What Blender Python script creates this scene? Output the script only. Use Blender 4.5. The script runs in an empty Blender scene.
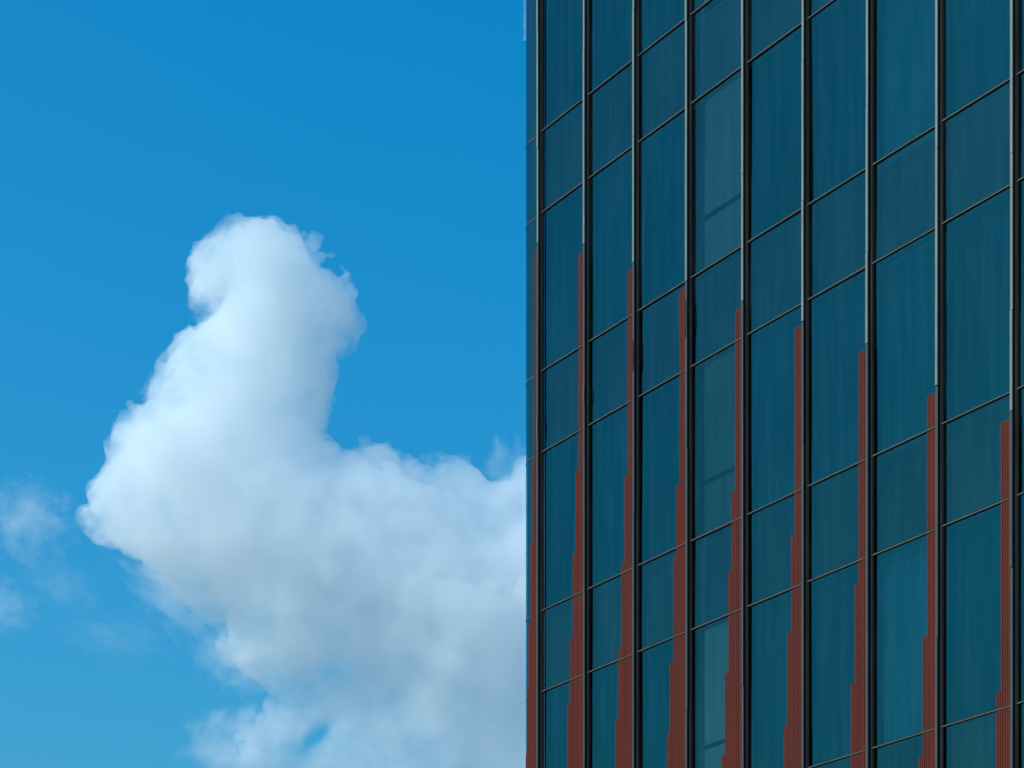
import bpy, bmesh, math, random
import numpy as np
from mathutils import Vector, Matrix

R = math.radians
random.seed(7)
sc = bpy.context.scene
COL = sc.collection

# ------------------------------------------------------------------ render
sc.render.engine = 'CYCLES'
sc.cycles.use_denoising = True
sc.cycles.max_bounces = 24
sc.cycles.diffuse_bounces = 3
sc.cycles.glossy_bounces = 4
sc.cycles.transmission_bounces = 6
sc.cycles.transparent_max_bounces = 12
sc.cycles.volume_bounces = 24
sc.cycles.volume_step_rate = 0.25
sc.cycles.caustics_reflective = False
sc.cycles.caustics_refractive = False
sc.view_settings.view_transform = 'Standard'
sc.view_settings.look = 'None'
sc.view_settings.gamma = 1.0
sc.view_settings.use_curve_mapping = False
sc.view_settings.exposure = 0.30

# ------------------------------------------------------------------ camera
FPX = 2500.0                                   # focal length in pixels of a 1024 px wide frame
cam = bpy.data.cameras.new('camera')
cam.sensor_fit = 'HORIZONTAL'
cam.sensor_width = 36.0
cam.lens = 36.0 * FPX / 1024.0
cam.shift_x = 0.0
cam.shift_y = (1320.0 - 384.0) / 1024.0        # rising-front lens: uprights stay parallel
cam.clip_start = 0.5
cam.clip_end = 30000.0
camo = bpy.data.objects.new('camera', cam)
camo.location = (0, 0, 1.6)
camo.rotation_euler = (math.pi / 2, 0, 0)
COL.objects.link(camo)
sc.camera = camo

# ------------------------------------------------------------------ light
SUN_EL, SUN_AZ = 38.0, -112.0                   # azimuth from +Y, positive to the right
wd = bpy.data.worlds.new('World'); sc.world = wd; wd.use_nodes = True
nt = wd.node_tree
bg = nt.nodes['Background']
sky = nt.nodes.new('ShaderNodeTexSky'); sky.sky_type = 'NISHITA'; sky.sun_disc = False
sky.sun_elevation = R(SUN_EL); sky.sun_rotation = R(SUN_AZ)
sky.air_density = 1.4; sky.dust_density = 4.0; sky.ozone_density = 10.0
mul = nt.nodes.new('ShaderNodeMix'); mul.data_type = 'RGBA'; mul.blend_type = 'MULTIPLY'
mul.inputs[0].default_value = 1.0
mul.inputs[7].default_value = (0.74, 1.05, 1.0, 1)
hs = nt.nodes.new('ShaderNodeHueSaturation'); hs.inputs['Saturation'].default_value = 1.21
nt.links.new(sky.outputs[0], mul.inputs[6]); nt.links.new(mul.outputs[2], hs.inputs['Color'])
nt.links.new(hs.outputs[0], bg.inputs[0])
bg.inputs[1].default_value = 0.15
wd.cycles.sampling_method = 'AUTOMATIC'

sl = bpy.data.lights.new('sun', 'SUN'); sl.energy = 1.72; sl.angle = R(0.5); sl.color = (1.0, 0.92, 0.86)
so = bpy.data.objects.new('sun', sl); COL.objects.link(so)
sd = Vector((math.cos(R(SUN_EL)) * math.sin(R(SUN_AZ)), math.cos(R(SUN_EL)) * math.cos(R(SUN_AZ)), math.sin(R(SUN_EL))))
so.rotation_euler = sd.to_track_quat('Z', 'Y').to_euler()
so.location = (0, 0, 100)

# ------------------------------------------------------------------ materials
class NT:
    """small helper round a material's node tree"""
    def __init__(s, name):
        s.m = bpy.data.materials.new(name); s.m.use_nodes = True
        s.t = s.m.node_tree; s.t.nodes.clear()
        s.out = s.n('ShaderNodeOutputMaterial')
    def n(s, typ, **kw):
        nd = s.t.nodes.new(typ)
        for k, v in kw.items(): setattr(nd, k, v)
        return nd
    def l(s, a, b): s.t.links.new(a, b)
    def val(s, op, a, b=None, clamp=False):
        nd = s.n('ShaderNodeMath', operation=op); nd.use_clamp = clamp
        for i, v in enumerate((a, b)):
            if v is None: continue
            if isinstance(v, (int, float)): nd.inputs[i].default_value = v
            else: s.l(v, nd.inputs[i])
        return nd.outputs[0]
    def mix(s, f, a, b, blend='MIX'):
        nd = s.n('ShaderNodeMix', data_type='RGBA', blend_type=blend)
        for i, v in ((0, f), (6, a), (7, b)):
            if isinstance(v, (int, float)): nd.inputs[i].default_value = v
            elif isinstance(v, tuple): nd.inputs[i].default_value = (*v, 1)
            else: s.l(v, nd.inputs[i])
        return nd.outputs[2]
    def noise(s, scale, stretch=(1, 1, 1), detail=4, rough=0.55, coord='Object', off=None):
        tc = s.n('ShaderNodeTexCoord'); mp = s.n('ShaderNodeMapping')
        s.l(tc.outputs[coord], mp.inputs[0]); mp.inputs['Scale'].default_value = stretch
        if off is not None: s.l(off, mp.inputs['Location'])
        nz = s.n('ShaderNodeTexNoise'); nz.inputs['Scale'].default_value = scale
        nz.inputs['Detail'].default_value = detail; nz.inputs['Roughness'].default_value = rough
        s.l(mp.outputs[0], nz.inputs['Vector'])
        return nz.outputs['Fac']
    def ramp(s, f, lo, hi, a=0.0, b=1.0):
        nd = s.n('ShaderNodeMapRange'); nd.inputs[1].default_value = lo; nd.inputs[2].default_value = hi
        nd.inputs[3].default_value = a; nd.inputs[4].default_value = b
        s.l(f, nd.inputs[0]); return nd.outputs[0]
    def rnd(s): return s.n('ShaderNodeObjectInfo').outputs['Random']

def solid(name, col, rough=0.5, metal=0.0, var=0.25, scale=3.0, stretch=(1, 1, 1), spec=0.5, dirt=None):
    t = NT(name)
    p = t.n('ShaderNodeBsdfPrincipled')
    f = t.ramp(t.noise(scale, stretch), 0.3, 0.7)
    c2 = tuple(min(1, c * (1 - var)) for c in col); c1 = tuple(min(1, c * (1 + var * 0.6)) for c in col)
    c = t.mix(f, c2, c1)
    if dirt:
        g = t.ramp(t.noise(scale * 2.3, (stretch[0] * 3, stretch[1] * 3, stretch[2] * 0.4), 6), 0.52, 0.72)
        c = t.mix(t.val('MULTIPLY', g, 0.6), c, dirt)
    t.l(c, p.inputs['Base Color'])
    t.l(t.ramp(f, 0, 1, rough - 0.08, rough + 0.1), p.inputs['Roughness'])
    p.inputs['Metallic'].default_value = metal
    p.inputs['Specular IOR Level'].default_value = spec
    t.l(p.outputs[0], t.out.inputs[0]); return t.m

def glass(name, trans, refl, ior=1.9, rough=0.01):
    """coated solar glass: tinted transmission plus a strong tinted reflection"""
    t = NT(name)
    rnd = t.rnd()
    cx = t.n('ShaderNodeCombineXYZ'); t.l(t.val('MULTIPLY', rnd, 37.0), cx.inputs[0]); t.l(t.val('MULTIPLY', rnd, 91.0), cx.inputs[2])
    streak = t.noise(2.2, (3.2, 1, 0.22), 4, 0.6, off=cx.outputs[0])
    cloudy = t.noise(0.9, (1, 1, 0.6), 3, 0.5, off=cx.outputs[0])
    tr = t.n('ShaderNodeBsdfTransparent'); gl = t.n('ShaderNodeBsdfGlossy')
    k = t.ramp(rnd, 0, 1, 0.84, 1.16)
    k2 = t.ramp(streak, 0.3, 0.7, 0.965, 1.035)
    sc_ = t.n('ShaderNodeVectorMath', operation='SCALE'); sc_.inputs[0].default_value = trans
    t.l(t.val('MULTIPLY', k, k2), sc_.inputs['Scale']); t.l(sc_.outputs[0], tr.inputs[0])
    s2 = t.n('ShaderNodeVectorMath', operation='SCALE'); s2.inputs[0].default_value = refl
    t.l(t.val('MULTIPLY', t.ramp(cloudy, 0.3, 0.7, 0.94, 1.06), k2), s2.inputs['Scale']); t.l(s2.outputs[0], gl.inputs[0])
    gl.inputs['Roughness'].default_value = rough
    bump = t.n('ShaderNodeBump'); bump.inputs['Strength'].default_value = 0.05; bump.inputs['Distance'].default_value = 0.02
    t.l(t.noise(0.8, (1, 1, 0.7), 2, 0.5, off=cx.outputs[0]), bump.inputs['Height']); t.l(bump.outputs[0], gl.inputs['Normal'])
    fr = t.n('ShaderNodeFresnel'); fr.inputs['IOR'].default_value = ior
    mx = t.n('ShaderNodeMixShader'); geo = t.n('ShaderNodeNewGeometry'); t.l(t.val('MULTIPLY', fr.outputs[0], t.val('SUBTRACT', 1.0, geo.outputs['Backfacing'])), mx.inputs[0]); t.l(tr.outputs[0], mx.inputs[1]); t.l(gl.outputs[0], mx.inputs[2])
    # a thin film of dust and dried water marks
    df = t.n('ShaderNodeBsdfDiffuse'); df.inputs[0].default_value = (0.45, 0.47, 0.45, 1)
    spots = t.ramp(t.noise(7.0, (1, 1, 0.5), 6, 0.7, off=cx.outputs[0]), 0.66, 0.80)
    dust = t.ramp(streak, 0.45, 0.8, 0.0, 0.014)
    m2 = t.n('ShaderNodeMixShader'); t.l(t.val('ADD', t.val('MULTIPLY', spots, 0.05), dust), m2.inputs[0])
    t.l(mx.outputs[0], m2.inputs[1]); t.l(df.outputs[0], m2.inputs[2])
    t.l(m2.outputs[0], t.out.inputs[0]); return t.m

M = {}
M['glass'] = glass('vision_glass', (0.24, 0.40, 0.46), (0.09, 0.67, 0.72), 1.9)
M['spandrel_glass'] = glass('spandrel_glass', (0.30, 0.38, 0.40), (0.14, 0.65, 0.69), 1.9)
M['clear_glass'] = glass('clear_glass', (0.42, 0.56, 0.58), (0.12, 0.68, 0.70), 1.75)
M['blind'] = solid('blind_fabric', (0.20, 0.22, 0.22), 0.8, var=0.2, stretch=(6, 1, 0.2))
M['blind_green'] = solid('blind_fabric_green', (0.50, 0.75, 0.66), 0.8, var=0.2, stretch=(6, 1, 0.2))
M['blind_dark'] = solid('blind_fabric_dark', (0.13, 0.15, 0.15), 0.8, var=0.2, stretch=(6, 1, 0.2))
M['pale_panel'] = solid('pale_partition', (0.37, 0.355, 0.36), 0.7, var=0.06)
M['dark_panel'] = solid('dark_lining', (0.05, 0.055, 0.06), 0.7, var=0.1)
M['back_pan'] = solid('spandrel_back_pan', (0.30, 0.27, 0.26), 0.7, var=0.12, scale=1.2)
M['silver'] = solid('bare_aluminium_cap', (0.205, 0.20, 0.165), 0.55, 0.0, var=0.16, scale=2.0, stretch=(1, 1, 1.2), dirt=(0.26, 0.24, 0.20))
M['polished'] = solid('polished_aluminium', (0.22, 0.34, 0.45), 0.25, 1.0, var=0.05)
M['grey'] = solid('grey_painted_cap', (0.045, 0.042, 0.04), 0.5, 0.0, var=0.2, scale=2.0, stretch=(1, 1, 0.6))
M['black'] = solid('black_gasket', (0.012, 0.012, 0.012), 0.6, var=0.2, spec=0.2)
M['bronze'] = solid('bronze_frame', (0.075, 0.06, 0.042), 0.5, 0.0, var=0.3, scale=3, stretch=(1, 1, 0.3), spec=0.3)
M['tan'] = solid('bronze_transom', (0.105, 0.08, 0.05), 0.55, 0.0, var=0.35, scale=1.3, stretch=(1, 1, 1), dirt=(0.06, 0.05, 0.04))
M['red'] = solid('red_ribbed_cladding', (0.128, 0.0145, 0.004), 0.65, 0.0, var=0.2, scale=1.6, stretch=(4, 4, 0.35), spec=0.2, dirt=(0.085, 0.02, 0.011))
M['concrete'] = solid('concrete', (0.32, 0.31, 0.29), 0.85, var=0.2, scale=0.8)
M['paving'] = solid('paving', (0.30, 0.31, 0.33), 0.9, var=0.25, scale=0.15)

# ------------------------------------------------------------------ mesh helpers
class MB:
    def __init__(s): s.v = []; s.f = []
    def quad(s, *p):
        i = len(s.v); s.v += [tuple(q) for q in p]; s.f.append(tuple(range(i, i + len(p))))
    def box(s, x0, x1, y0, y1, z0, z1):
        i = len(s.v)
        s.v += [(x, y, z) for z in (z0, z1) for (x, y) in ((x0, y0), (x1, y0), (x1, y1), (x0, y1))]
        s.f += [tuple(i + k for k in q) for q in ((3, 2, 1, 0), (4, 5, 6, 7), (0, 1, 5, 4), (1, 2, 6, 5), (2, 3, 7, 6), (3, 0, 4, 7))]
    def mesh(s, name):
        me = bpy.data.meshes.new(name); me.from_pydata(s.v, [], s.f); me.update(); return me
    def build(s, name, mat, parent=None, bevel=0.0):
        me = s.mesh(name); me.materials.append(mat)
        o = bpy.data.objects.new(name, me); COL.objects.link(o); o.parent = parent
        if bevel:
            b = o.modifiers.new('bevel', 'BEVEL'); b.width = bevel; b.segments = 2
        return o

def dup(o, parent, loc=None):
    c = o.copy(); COL.objects.link(c); c.parent = parent
    if loc is not None: c.location = loc
    for ch in list(o.children):
        dup(ch, c)
    return c

# ------------------------------------------------------------------ ground
g = MB(); g.quad((-9000, -9000, 0), (9000, -9000, 0), (9000, 12000, 0), (-9000, 12000, 0))
ground = g.build('ground', M['paving']); ground['kind'] = 'structure'

# ------------------------------------------------------------------ the tower
# local frame: x runs along the facade towards the viewer, -y is outwards, z up
BAY = 1.41
DIR = Vector((-1492.0, FPX, 0)).normalized()   # facade direction (towards its vanishing point)
Y1 = 24.735 * FPX / 1519.0
P1 = Vector(((539 - 512) / FPX * Y1, Y1, 0))   # first gridline
NORM = Vector((-DIR.y, DIR.x, 0))              # outward normal
tower = bpy.data.objects.new('office_tower', None); COL.objects.link(tower)
tower.location = P1 - NORM * 0.045
tower.rotation_euler = (0, 0, math.atan2(-DIR.y, -DIR.x))
tower['label'] = 'dark teal glass office tower with stepped red ribbed strips beside its mullions'
tower['category'] = 'building'

FL = 3.90
ZA0, ZB0 = 20.945, 19.626                      # top / bottom of one spandrel row
TOP, NB = 36.0, 17                             # height and bays of the long facade
DEPTH = 21.0
SPAN = ZA0 - ZB0; TALL = FL - SPAN
RC, XC = 0.50, -0.345                          # rounded corner: radius and where it starts
GW = 0.055                                     # half width taken by mullion frame and gasket

# --- panes with what shows behind them
def pane_mesh(w, h, name):
    m = MB(); m.box(-w / 2, w / 2, -0.003, 0.009, -h / 2, h / 2); return m.mesh(name)
PW = BAY - 2 * GW + 0.02
gap = 0.024
tall_me = pane_mesh(PW, TALL - gap, 'window'); tall_me.materials.append(M['glass'])
clear_me = pane_mesh(PW, TALL - gap, 'window'); clear_me.materials.append(M['clear_glass'])
span_me = pane_mesh(PW, SPAN - gap, 'spandrel_panel'); span_me.materials.append(M['spandrel_glass'])

def blind_mesh(h, mat, seed):
    rr = random.Random(seed); m = MB(); n = 14; w = (PW - 0.04) / n
    for i in range(n):                         # slightly turned vertical vanes
        a = R(rr.uniform(8, 20)); x = -PW / 2 + 0.02 + (i + 0.5) * w
        dx, dy = 0.56 * w * math.cos(a), 0.56 * w * math.sin(a)
        m.quad((x - dx, -dy, -h / 2), (x + dx, dy, -h / 2), (x + dx, dy, h / 2), (x - dx, -dy, h / 2))
    me = m.mesh('blind'); me.materials.append(mat); return me
bh = TALL - 0.02
BL = {k: [blind_mesh(bh, M[k], s) for s in (1, 2, 3)] for k in ('blind', 'blind_green', 'blind_dark')}
pm = MB(); pm.box(-PW / 2, PW / 2, 0, 0.02, -SPAN / 2 + 0.005, SPAN / 2 - 0.005)
pan_me = pm.mesh('back_pan'); pan_me.materials.append(M['back_pan'])

def child(name, me, parent, loc):
    o = bpy.data.objects.new(name, me); COL.objects.link(o); o.parent = parent; o.location = loc; return o

rows = []                                      # (kind, z_mid) of the rows the photograph shows
for k in range(-3, 2):
    rows.append(('span', (ZA0 + ZB0) / 2 + k * FL)); rows.append(('tall', ZA0 + k * FL + TALL / 2))
rows = [r for r in rows if 7.9 < r[1] < 23.6]
blind_kind = {1: 'blind', 2: 'blind', 3: 'blind_dark', 5: 'blind_dark', 6: 'blind', 7: 'blind_green', 8: 'blind_dark', 9: 'blind_green'}
for kind, z in rows:
    for b in range(1, 10):                     # bay b lies between gridlines b and b+1
        x = (b - 0.5) * BAY
        rr = random.Random(int(z * 100) * 31 + b)
        if kind == 'span':
            o = child('spandrel_panel', span_me, tower, (x, 0, z))
            child('back_pan', pan_me, o, (0, 0.13, 0))
        else:
            o = child('window', tall_me, tower, (x, 0, z))
            if b == 4:
                o.data = clear_me               # a pale partition stands behind this bay
                m = MB(); m.box(-PW / 2, PW / 2 * -0.62, 0.10, 0.12, -bh / 2, bh / 2)
                m.build('lining', M['dark_panel'], o)
                m = MB(); m.box(PW / 2 * -0.62, PW / 2, 0.05, 0.09, -bh / 2 + 0.02, bh / 2)
                pp = m.build('partition', M['pale_panel'], o)
                m = MB(); m.box(PW / 2 * -0.62 + 0.002, PW / 2, 0.028, 0.047, -0.52, -0.47)
                m.build('rail', M['black'], pp)
            else:
                child('blind', rr.choice(BL[blind_kind[b]]), o, (0, 0.16, 0))
        o.rotation_euler = (R(rr.gauss(0, 0.12)), 0, R(rr.gauss(0, 0.15)))

# --- everything outside the frame: one sheet of glazing per kind
rest = MB()
zr = [(ZA0 + ZB0) / 2 + k * FL for k in range(-5, 4)]
for zc in zr:
    for (z0, z1) in ((zc - SPAN / 2 + 0.015, zc + SPAN / 2 - 0.015), (zc + SPAN / 2 + 0.015, zc + SPAN / 2 + TALL - 0.015)):
        if z1 > TOP: continue
        zm = (z0 + z1) / 2
        for b in range(1, NB):
            if b < 10 and any(abs(zm - r[1]) < 0.1 for r in rows): continue
            x = (b - 0.5) * BAY
            rest.box(x - PW / 2, x + PW / 2, -0.003, 0.009, z0, z1)
o = rest.build('window', M['glass'], tower); o['kind'] = 'stuff'

# --- inside: a plain dark box added behind the glass to block light
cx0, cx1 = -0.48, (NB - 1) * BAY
light_block = MB(); light_block.box(cx0, cx1 - 0.1, 0.36, DEPTH - 0.3, 0.02, TOP - 0.4)
light_block.build('interior_light_block', M['dark_panel'], tower)
roof = MB(); roof.box(cx0 - 0.3, cx1, 0.0, DEPTH, TOP - 0.35, TOP); roof.box(cx0 + 4, cx1 - 6, 5, 15, TOP, TOP + 3.2)
roof.build('roof', M['concrete'], tower)

# --- mullions
LV = sorted([ZA0 + k * FL for k in range(-5, 4)] + [ZB0 + k * FL for k in range(-5, 5)])
LV = [z for z in LV if 0.3 < z < TOP - 0.4]
H2Z = lambda H: 1.6 + H * 24.735
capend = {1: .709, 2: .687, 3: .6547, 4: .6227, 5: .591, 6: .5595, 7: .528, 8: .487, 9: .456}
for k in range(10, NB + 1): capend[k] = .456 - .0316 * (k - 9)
tiers = {
    1: [.706, .5688, .514, .4615, .419, .377, .335],
    2: [.6845, .5466, .494, .4406, .398, .356, .314],
    3: [.6535, .526, .4728, .420, .377, .335, .293],
    4: [.6209, .5046, .4620, .3986, .3566, .314, .272],
    5: [.5893, .4843, .4385, .380, .332, .290, .248],
    6: [.5595, .443, .390, .337, .295, .253, .211],
    7: [.527, .4018, .348, .295, .253, .211, .169],
    8: [.485, .3595, .2965, .253, .211, .169, .127],
    9: [.4535, .318, .255, .211, .169, .127, .085],
}
for k in range(10, NB + 1): tiers[k] = [max(0.0, v - 0.04) for v in tiers[k - 1]]

def wobble_cap(x, z0, z1, seed, proud0, proud1, hw, seglen=1.95):
    """a cap profile in lengths that do not line up perfectly"""
    rr = random.Random(seed); m = MB(); z = z0; first = True
    while z < z1 - 1e-6:
        zz = min(z1, z + (rr.uniform(0.5, 1) * seglen if first else seglen)); first = False
        dx = rr.gauss(0, 0.0028); dp = rr.gauss(0, 0.002)
        m.box(x - hw + dx, x + hw + dx, -proud1 + dp, -proud0, z, zz - 0.004)
        z = zz
    return m

for k in range(1, NB + 1):
    x = (k - 1) * BAY
    m = MB()
    m.box(x - 0.017, x + 0.017, -0.064, -0.031, 0.1, TOP - 0.4)            # web
    m.box(x - GW, x + GW, -0.012, 0.012, 0.1, TOP - 0.4)                    # gasket bed
    mull = m.build('mullion', M['black'], tower)
    m = MB(); m.box(x - 0.036, x + 0.036, -0.028, -0.014, 0.1, TOP - 0.4)
    m.build('frame', M['bronze'], mull)
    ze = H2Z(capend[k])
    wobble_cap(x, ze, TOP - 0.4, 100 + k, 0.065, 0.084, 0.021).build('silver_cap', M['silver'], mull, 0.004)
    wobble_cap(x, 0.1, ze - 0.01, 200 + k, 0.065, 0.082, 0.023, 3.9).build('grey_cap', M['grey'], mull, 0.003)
    # stepped red ribbed strip on the glass, on the far side of the mullion
    hts = [H2Z(h) for h in tiers[k]]
    m = MB(); pitch = 0.0415; rr = random.Random(k)
    nlast = 7
    edge = 0.262
    for j, ht in enumerate(hts):
        x1 = x - (0.043 if j == 0 else edge + 0.083 * (j - 1)); x0 = x - (edge + 0.083 * j)
        if k == 1: x1 = x - (0.043 if j == 0 else 0.20 + 0.062 * (j - 1)); x0 = x - (0.20 + 0.062 * j)
        if ht < 0.3: continue
        n = max(1, round((x1 - x0) / pitch)); w = (x1 - x0) / n
        for i in range(n):
            m.box(x0 + i * w, x0 + (i + 1) * w - 0.0003, -0.012, -0.0045, 0.1, ht)
            xa = x0 + i * w + w * 0.11; xb = x0 + (i + 1) * w - w * 0.11
            m.box(xa, xb, -0.018 + rr.gauss(0, 0.0012), -0.0125, 0.1, ht - rr.uniform(0.0, 0.03))
    if k == 1:                                  # the strip follows the rounded corner
        def bend(v):
            if v[0] >= XC: return v
            a = (XC - v[0]) / RC; r_ = RC - v[1]
            return (XC - r_ * math.sin(a), RC - r_ * math.cos(a), v[2])
        m.v = [bend(v) for v in m.v]
    m.build('red_ribs', M['red'], tower)

# --- transoms: a bar between each pair of mullions, with a black gasket line above
for z in LV:
    m = MB(); gk = MB(); rr = random.Random(int(z * 977))
    for b in range(1, NB):
        xa, xb = (b - 1) * BAY + 0.041, b * BAY - 0.041
        d = rr.gauss(0, 0.0025)
        m.box(xa, xb, -0.0285, -0.0235, z - 0.007 + d, z + 0.006 + d)
        gk.box(xa + 0.026, xb - 0.026, -0.0232, 0.012, z - 0.012, z + 0.014)
    tb = m.build('transom', M['tan'], tower)
    gk.build('gasket', M['black'], tb)

# --- the rounded corner and the short side of the tower
arc = [(XC - RC * math.sin(a), RC - RC * math.cos(a)) for a in [R(90) * i / 20 for i in range(21)]]
def arc_wall(m, z0, z1, off=0.0):
    pts = [(XC - (RC + off) * math.sin(R(90) * i / 20), RC - (RC + off) * math.cos(R(90) * i / 20)) for i in range(21)]
    pts = [(-0.062, -off)] + pts
    base = len(m.v)
    for (px, py) in pts: m.v += [(px, py, z0), (px, py, z1)]
    for i in range(21):
        a = base + 2 * i; m.f.append((a, a + 1, a + 3, a + 2))
def arc_band(m, z0, z1, p0, p1):
    ang = [R(90) * i / 20 for i in range(21)]
    base = len(m.v)
    for a in ang:
        for (p, z) in ((p0, z0), (p1, z0), (p1, z1), (p0, z1)):
            m.v.append((XC - (RC + p) * math.sin(a), RC - (RC + p) * math.cos(a), z))
    for i in range(20):
        for q in range(4):
            a = base + 4 * i + q; b = base + 4 * i + (q + 1) % 4
            m.f.append((a, b, b + 4, a + 4))
lv = [0.1] + LV + [TOP - 0.4]
for z0, z1 in zip(lv[:-1], lv[1:]):
    m = MB(); arc_wall(m, z0 + 0.012, z1 - 0.012)
    o = m.build('corner_pane', M['glass'], tower)
    for p in o.data.polygons: p.use_smooth = True
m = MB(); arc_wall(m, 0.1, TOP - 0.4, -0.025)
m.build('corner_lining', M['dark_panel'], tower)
m = MB()
for z in LV: m.box(XC + 0.001, -0.066, -0.006, 0.006, z - 0.007, z + 0.007)
for z in LV: arc_band(m, z - 0.007, z + 0.007, -0.006, 0.006)
m.build('corner_rail', M['tan'], tower)

xs = XC - RC                                   # plane of the short side
side = MB(); 
for z0, z1 in zip(lv[:-1], lv[1:]):
    for b in range(14):
        y0 = RC + 0.06 + b * BAY
        side.box(xs - 0.003, xs + 0.009, y0 + 0.09, min(DEPTH, y0 + BAY - 0.02), z0 + 0.012, z1 - 0.012)
o = side.build('side_glazing', M['glass'], tower)
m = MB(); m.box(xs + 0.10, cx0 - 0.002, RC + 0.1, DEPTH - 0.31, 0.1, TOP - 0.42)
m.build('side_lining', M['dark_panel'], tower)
for b in range(14):
    y = RC + 0.30 + b * BAY
    m = MB(); m.box(xs - 0.05, xs + 0.012, y - 0.02, y + 0.02, 0.1, TOP - 0.4)
    m.build('mullion', M['black'], tower)
# a bright fin starts high up on the round of the corner
m = MB(); a0 = R(45); zf = 22.78
def pol(p, t): return (XC - (RC + p) * math.sin(a0) - t * math.cos(a0), RC - (RC + p) * math.cos(a0) + t * math.sin(a0))
i0 = 0
qs = [pol(0.004, -0.02), pol(0.052, -0.02), pol(0.052, 0.02), pol(0.004, 0.02)]
m.v = [(*q, zf) for q in qs] + [(*q, TOP - 0.4) for q in qs]
m.f = [(3, 2, 1, 0), (4, 5, 6, 7)] + [(q, (q + 1) % 4, (q + 1) % 4 + 4, q + 4) for q in range(4)]
m.build('silver_cap', M['polished'], tower)
# loose ends of sealant and peeling film on the caps
def peel(k, y0, y1, mat, seed):
    rr = random.Random(seed); m = MB(); u = 1 / (5.8001e-4 - .1958e-4 * (k - 5))
    z0, z1 = [1.6 + (1320 - y) * 24.735 / u for y in (y1, y0)]
    n = 14; pts = []
    for i in range(n + 1):
        t = i / n
        pts.append(((k - 1) * BAY + 0.002 + 0.012 * math.sin(t * 3.1 + rr.uniform(-.2, .2)), -0.088 - 0.012 * math.sin(t * math.pi), z0 + (z1 - z0) * t))
    for (ax, ay, az), (bx, by, bz) in zip(pts[:-1], pts[1:]):
        m.quad((ax - .007, ay, az), (ax + .007, ay - .002, az), (bx + .007, by - .002, bz), (bx - .007, by, bz))
        m.quad((ax - .007, ay + .003, az), (bx - .007, by + .003, bz), (bx + .007, by + .001, bz), (ax + .007, ay + .001, az))
    m.build('peeling_strip', mat, tower)
peel(1, 418, 440, M['silver'], 1); peel(2, 388, 405, M['silver'], 2)
peel(3, 340, 362, M['black'], 3); peel(4, 300, 338, M['black'], 4); peel(3, 355, 372, M['black'], 6)
# right and back walls, never seen from the street side of the photograph
m = MB(); m.box(cx1 + 0.002, cx1 + 0.2, 0.0, DEPTH, 0.05, TOP - 0.36); m.box(cx0 - 0.28, cx1, DEPTH + 0.003, DEPTH + 0.2, 0.05, TOP - 0.36)
m.build('rear_wall', M['concrete'], tower)

# ------------------------------------------------------------------ clouds
CY = 3000.0; S = CY / FPX                      # metres per pixel at the cloud's distance
def bspline_matrix(n, m, phase=0.0):
    """cubic B-spline upsampling of m+4 control values to n samples"""
    t = np.linspace(0, m - 1e-3, n) + 1.0
    A = np.zeros((n, m + 4), np.float32); i = np.floor(t).astype(int); f = (t - i).astype(np.float32)
    w = [(1 - f) ** 3 / 6, (3 * f ** 3 - 6 * f ** 2 + 4) / 6, (-3 * f ** 3 + 3 * f ** 2 + 3 * f + 1) / 6, f ** 3 / 6]
    for q in range(4): A[np.arange(n), np.clip(i - 1 + q, 0, m + 3)] += w[q]
    return A
def vnoise(shape, cell, step, rng):
    """smooth value noise on a grid of spacing step with features of size cell; about unit variance"""
    ms = [max(1, int(math.ceil(s * step / cell))) for s in shape]
    c = rng.standard_normal([m + 4 for m in ms]).astype(np.float32)
    for ax in range(3):
        A = bspline_matrix(shape[ax], shape[ax] * step / cell if False else ms[ax])
        c = np.moveaxis(np.tensordot(A, c, axes=(1, ax)), 0, ax)
    return c / 0.30
def seg_sdf(poly, X, Z):
    """signed distance to a closed polygon, positive inside"""
    d = np.full(X.shape, 1e9, np.float32); ins = np.zeros(X.shape, bool)
    n = len(poly)
    for i in range(n):
        (ax, az), (bx, bz) = poly[i], poly[(i + 1) % n]
        ex, ez = bx - ax, bz - az; L = ex * ex + ez * ez + 1e-9
        t = np.clip(((X - ax) * ex + (Z - az) * ez) / L, 0, 1)
        d = np.minimum(d, (X - ax - t * ex) ** 2 + (Z - az - t * ez) ** 2)
        if az != bz:
            c = (az > Z) != (bz > Z); ins ^= c & (X < (bx - ax) * (Z - az) / (bz - az) + ax)
    d = np.sqrt(d); return np.where(ins, d, -d)
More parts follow.
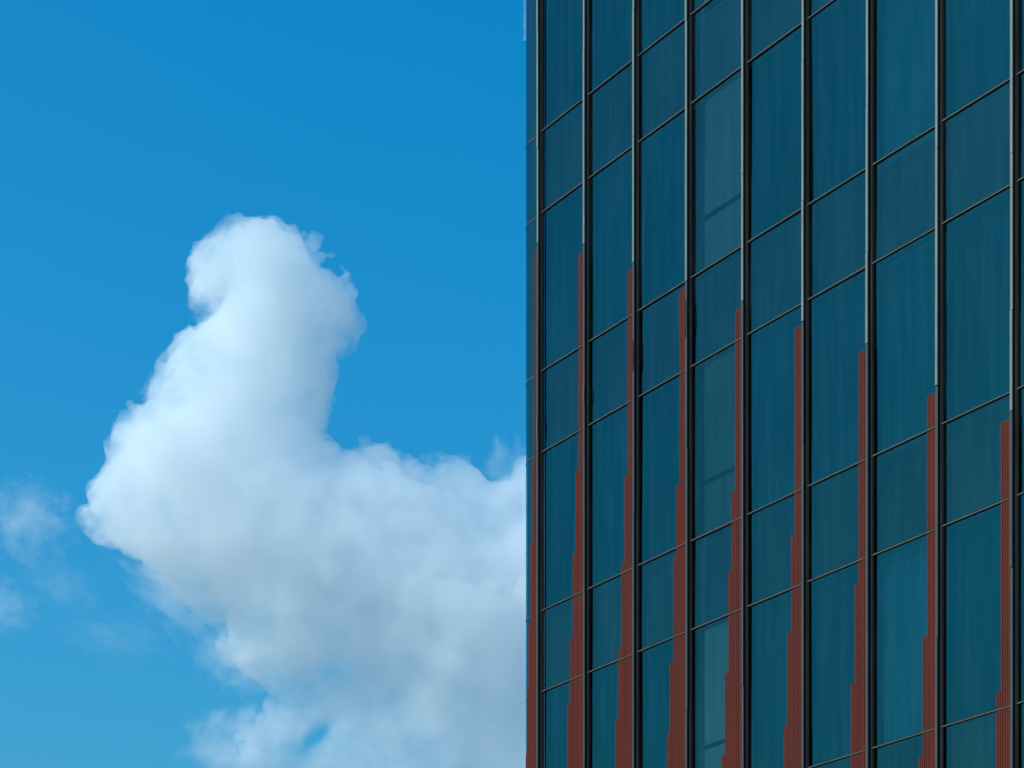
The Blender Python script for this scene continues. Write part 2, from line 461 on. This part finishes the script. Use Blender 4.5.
def surface_nets(F, origin, step):
    """closed quad mesh of F = 0 (F > 0 inside)"""
    I = F > 0
    n0, n1, n2 = F.shape
    cnt = np.zeros((n0 - 1, n1 - 1, n2 - 1), np.int8); 
    for a in (0, 1):
        for b in (0, 1):
            for c in (0, 1):
                cnt += I[a:n0 - 1 + a, b:n1 - 1 + b, c:n2 - 1 + c]
    act = (cnt > 0) & (cnt < 8); del cnt
    idx = np.full(act.shape, -1, np.int64); cells = np.argwhere(act); idx[act] = np.arange(len(cells))
    acc = np.zeros((len(cells), 3)); num = np.zeros(len(cells))
    ci, cj, ck = cells.T
    for ax in range(3):
        o = [0, 1, 2]; o.remove(ax)
        for p in (0, 1):
            for q in (0, 1):
                a = np.zeros(3, int); a[o[0]] = p; a[o[1]] = q; b = a.copy(); b[ax] = 1
                fa = F[ci + a[0], cj + a[1], ck + a[2]]; fb = F[ci + b[0], cj + b[1], ck + b[2]]
                cr = (fa > 0) != (fb > 0); t = np.where(cr, fa / np.where(cr, fa - fb, 1), 0)
                pt = a[None, :].astype(float).repeat(len(cells), 0); pt[:, ax] = t
                acc[cr] += pt[cr]; num += cr
    V = (cells + acc / num[:, None]) * step + np.array(origin)
    faces = []
    for ax in range(3):
        sa = [slice(None)] * 3; sb = [slice(None)] * 3; sa[ax] = slice(0, -1); sb[ax] = slice(1, None)
        A, B = I[tuple(sa)], I[tuple(sb)]
        e = np.argwhere(A != B)
        o1, o2 = [(1, 2), (2, 0), (0, 1)][ax]
        ok = (e[:, o1] > 0) & (e[:, o2] > 0) & (e[:, o1] < F.shape[o1] - 1) & (e[:, o2] < F.shape[o2] - 1)
        e = e[ok]
        pos = A[tuple(e.T)]
        def cell(d1, d2):
            q = e.copy(); q[:, o1] -= d1; q[:, o2] -= d2; return idx[tuple(q.T)]
        q = np.stack([cell(1, 1), cell(0, 1), cell(0, 0), cell(1, 0)], 1)
        q[~pos] = q[~pos][:, ::-1]
        faces.append(q)
    return V, np.concatenate(faces)
def volume_mat(name, dens, col=(1, 1, 1), g=0.0):
    t = NT(name); p = t.n('ShaderNodeVolumePrincipled')
    p.inputs['Color'].default_value = (*col, 1); p.inputs['Density'].default_value = dens; p.inputs['Anisotropy'].default_value = g
    t.l(p.outputs[0], t.out.inputs['Volume']); t.m.cycles.homogeneous_volume = True
    return t.m
def cloud_mesh(name, V, Fq, mat, parent=None):
    me = bpy.data.meshes.new(name)
    me.vertices.add(len(V)); me.vertices.foreach_set('co', V.astype(np.float32).ravel())
    me.loops.add(Fq.size); me.loops.foreach_set('vertex_index', Fq.astype(np.int32).ravel())
    me.polygons.add(len(Fq)); me.polygons.foreach_set('loop_start', np.arange(0, Fq.size, 4, dtype=np.int32))
    try: me.polygons.foreach_set('loop_total', np.full(len(Fq), 4, np.int32))
    except Exception: pass
    me.update(calc_edges=True); me.validate()
    me.materials.append(mat)
    o = bpy.data.objects.new(name, me); COL.objects.link(o); o.parent = parent
    return o

OUT = [(266,221),(247,226),(224,235),(210,249),(194,257),(184,277),(187,301),(192,308),(206,305),(222,312),(212,324),(198,335),(177,350),(170,362),
       (151,385),(144,406),(130,418),(114,423),(107,444),(104,472),(90,486),(86,505),(78,514),(80,530),(95,537),(116,547),(150,570),
       (175,590),(196,612),(226,618),(230,637),(222,650),(240,668),(258,682),(270,692),(264,712),(250,735),(240,760),(240,785),
       (250,810),(260,840),(340,865),(470,880),(600,860),(700,810),(730,700),(700,590),(660,520),(610,480),(560,455),(524,452),(515,458),(508,474),
       (491,481),(472,461),(458,456),(435,455),(416,456),(402,456),(388,440),(365,444),(350,448),(330,434),(320,427),(323,411),(331,383),(331,347),
       (336,333),(353,331),(362,320),(360,306),(346,289),(336,273),(318,263),(313,250),(298,234),(282,224)]
STEP = 2.0                                      # pixels per grid cell
x0p, x1p, y0p, y1p, dp = 20, 760, 190, 900, 150
gx = np.arange(x0p, x1p, STEP, dtype=np.float32); gz = np.arange(y0p, y1p, STEP, dtype=np.float32); gy = np.arange(-dp, dp, STEP * 1.25, dtype=np.float32)
GX, GZ = np.meshgrid(gx, gz, indexing='ij')
D = seg_sdf(OUT, GX, GZ)
rng = np.random.default_rng(11)
shp = (len(gx), len(gz), len(gy))
big = vnoise(shp, 95, STEP, rng); mid = vnoise(shp, 42, STEP, rng); sm = vnoise(shp, 19, STEP, rng); fi = vnoise(shp, 9.5, STEP, rng); xf = vnoise(shp, 5.5, STEP, rng)
bil = np.abs(mid) * 8 + np.abs(sm) * 6.5; bil -= bil.mean()
fine = np.abs(fi) * 3.6 + np.abs(xf) * 1.8; fine -= fine.mean()
print('bil', bil.std(), fine.std(), mid.std())
# thickness: full in the tower of the cloud, thin in the torn lower left
thin = np.clip((GZ - 560) / 170, 0, 1) * np.clip((430 - GX) / 170, 0, 1)
TM = 105 * (1 - 0.62 * thin) * (1 - 0.35 * np.clip((GZ - 560) / 150, 0, 1))
RAD = 95.0
yy = np.abs(gy[None, None, :] + big * 16) / TM[:, :, None]
prof = np.where(yy < 1, RAD * (1 - np.sqrt(np.maximum(0, 1 - yy ** 2))), RAD * (1 + (yy - 1) * 2))
F = D[:, :, None] - prof + bil * np.clip(0.16 + np.abs(D)[:, :, None] / 50, 0, 1.5) + fine * 1.0
for ax in range(3):
    sl_ = [slice(None)] * 3; sl_[ax] = 0; F[tuple(sl_)] = -1; sl_[ax] = -1; F[tuple(sl_)] = -1
def world(V):
    """grid coordinates (pixels right, pixels down, pixels deep) to metres"""
    W = np.empty_like(V); W[:, 0] = (V[:, 0] - 512) * S; W[:, 1] = CY + V[:, 2] * S; W[:, 2] = 1.6 + (1320 - V[:, 1]) * S
    return W
V, Q = surface_nets(F, (0, 0, 0), 1.0)
V = V * np.array([STEP, STEP, STEP * 1.25]) + np.array([x0p, y0p, -dp])
def vapour_mat(name, dens):
    t = NT(name); p = t.n('ShaderNodeVolumePrincipled')
    n1 = t.noise(1 / 58.0, (1, 1, 1), 7, 0.66)
    d = t.ramp(n1, 0.35, 0.66)
    tc = t.n('ShaderNodeTexCoord'); sx = t.n('ShaderNodeSeparateXYZ'); t.l(tc.outputs['Object'], sx.inputs[0])
    d = t.val('MULTIPLY', d, t.ramp(sx.outputs['Z'], 620, 980, 0.55, 1.0))   # the vapour is thinner near the base
    # a torn gap low down lets the sky through
    mp = t.n('ShaderNodeMapping'); mp.vector_type = 'TEXTURE'; t.l(tc.outputs['Object'], mp.inputs[0])
    mp.inputs['Location'].default_value = ((316 - 512) * S, CY, 1.6 + (1320 - 735) * S)
    mp.inputs['Rotation'].default_value = (0, R(-48), 0); mp.inputs['Scale'].default_value = (32 * S, 900, 13 * S)
    ln = t.n('ShaderNodeVectorMath', operation='LENGTH'); t.l(mp.outputs[0], ln.inputs[0])
    gapf = t.ramp(t.val('ADD', ln.outputs['Value'], t.val('MULTIPLY', n1, 1.2)), 1.15, 1.75)
    d = t.val('MULTIPLY', d, gapf)
    t.l(t.val('MULTIPLY', d, dens), p.inputs['Density'])
    p.inputs['Color'].default_value = (1.0, 0.9925, 0.990, 1)
    t.l(p.outputs[0], t.out.inputs['Volume']); return t.m
cloud = cloud_mesh('cloud', world(V), Q, vapour_mat('cloud_vapour', 0.034))
cloud['label'] = 'towering white cumulus cloud with a rounded head rising left of the glass tower'
cloud['category'] = 'cloud'

# small torn scraps to the left: vapour that thins out from the middle
def wisp_mat(name, dens, scale, seed):
    t = NT(name); p = t.n('ShaderNodeVolumePrincipled')
    tc = t.n('ShaderNodeTexCoord')
    ln = t.n('ShaderNodeVectorMath', operation='LENGTH'); t.l(tc.outputs['Object'], ln.inputs[0])
    fall = t.ramp(ln.outputs['Value'], 1.0, 0.0)
    nz = t.noise(scale, (1, 1, 1), 5, 0.62, off=None)
    nz.node.inputs['Scale'].default_value = scale
    mp = nz.node.inputs['Vector'].links[0].from_node; mp.inputs['Location'].default_value = (seed * 3.7, seed * 1.3, seed * 2.1)
    d = t.val('SUBTRACT', t.val('ADD', t.val('MULTIPLY', fall, 1.0), t.val('MULTIPLY', nz, 2.6)), 1.62, True)
    t.l(t.val('MULTIPLY', d, dens), p.inputs['Density'])
    p.inputs['Color'].default_value = (0.99, 0.995, 1, 1)
    t.l(p.outputs[0], t.out.inputs['Volume']); return t.m
def wisp(name, cx, cz, rx, rz, ry, dens, seed, parent=None, scale=2.2, tilt=0):
    bm = bmesh.new(); bmesh.ops.create_icosphere(bm, subdivisions=4, radius=1.0)
    me = bpy.data.meshes.new(name); bm.to_mesh(me); bm.free()
    me.materials.append(wisp_mat(name + '_vapour', dens, scale, seed))
    o = bpy.data.objects.new(name, me); COL.objects.link(o); o.parent = parent
    o.location = ((cx - 512) * S, CY + 20, 1.6 + (1320 - cz) * S); o.scale = (rx * S, ry * S, rz * S); o.rotation_euler = (0, R(tilt), 0)
    return o
def scrap(cx, cz, rx, rz, ry, dens, label, seed, tilt=0):
    o = wisp('cloud_scrap', cx, cz, rx, rz, ry, dens, seed, None, 3.1, tilt)
    o['label'] = label; o['category'] = 'cloud'; o['group'] = 'torn scraps of cloud in the blue sky'
scrap(24, 514, 62, 52, 45, 0.018, 'small pale scrap of cloud left of the big cloud, brightest of the scraps', 3)
scrap(0, 602, 48, 40, 40, 0.012, 'small faint scrap of cloud cut by the left edge of the photo', 5)
scrap(56, 578, 62, 36, 40, 0.006, 'very faint wisp of cloud just below the pale scrap', 8, 25)
scrap(112, 632, 80, 34, 40, 0.005, 'long faint wisp of cloud under the left foot of the big cloud', 9, 8)
wisp('wisp', 170, 590, 95, 42, 60, 0.016, 12, cloud, 2.4, 38)
wisp('wisp', 238, 655, 70, 48, 60, 0.016, 14, cloud, 2.4, 40)
wisp('wisp', 235, 745, 75, 60, 60, 0.022, 16, cloud, 2.2, -30)
wisp('wisp', 510, 470, 40, 45, 50, 0.022, 17, cloud, 2.2, 0)
print('cloud verts', len(V))
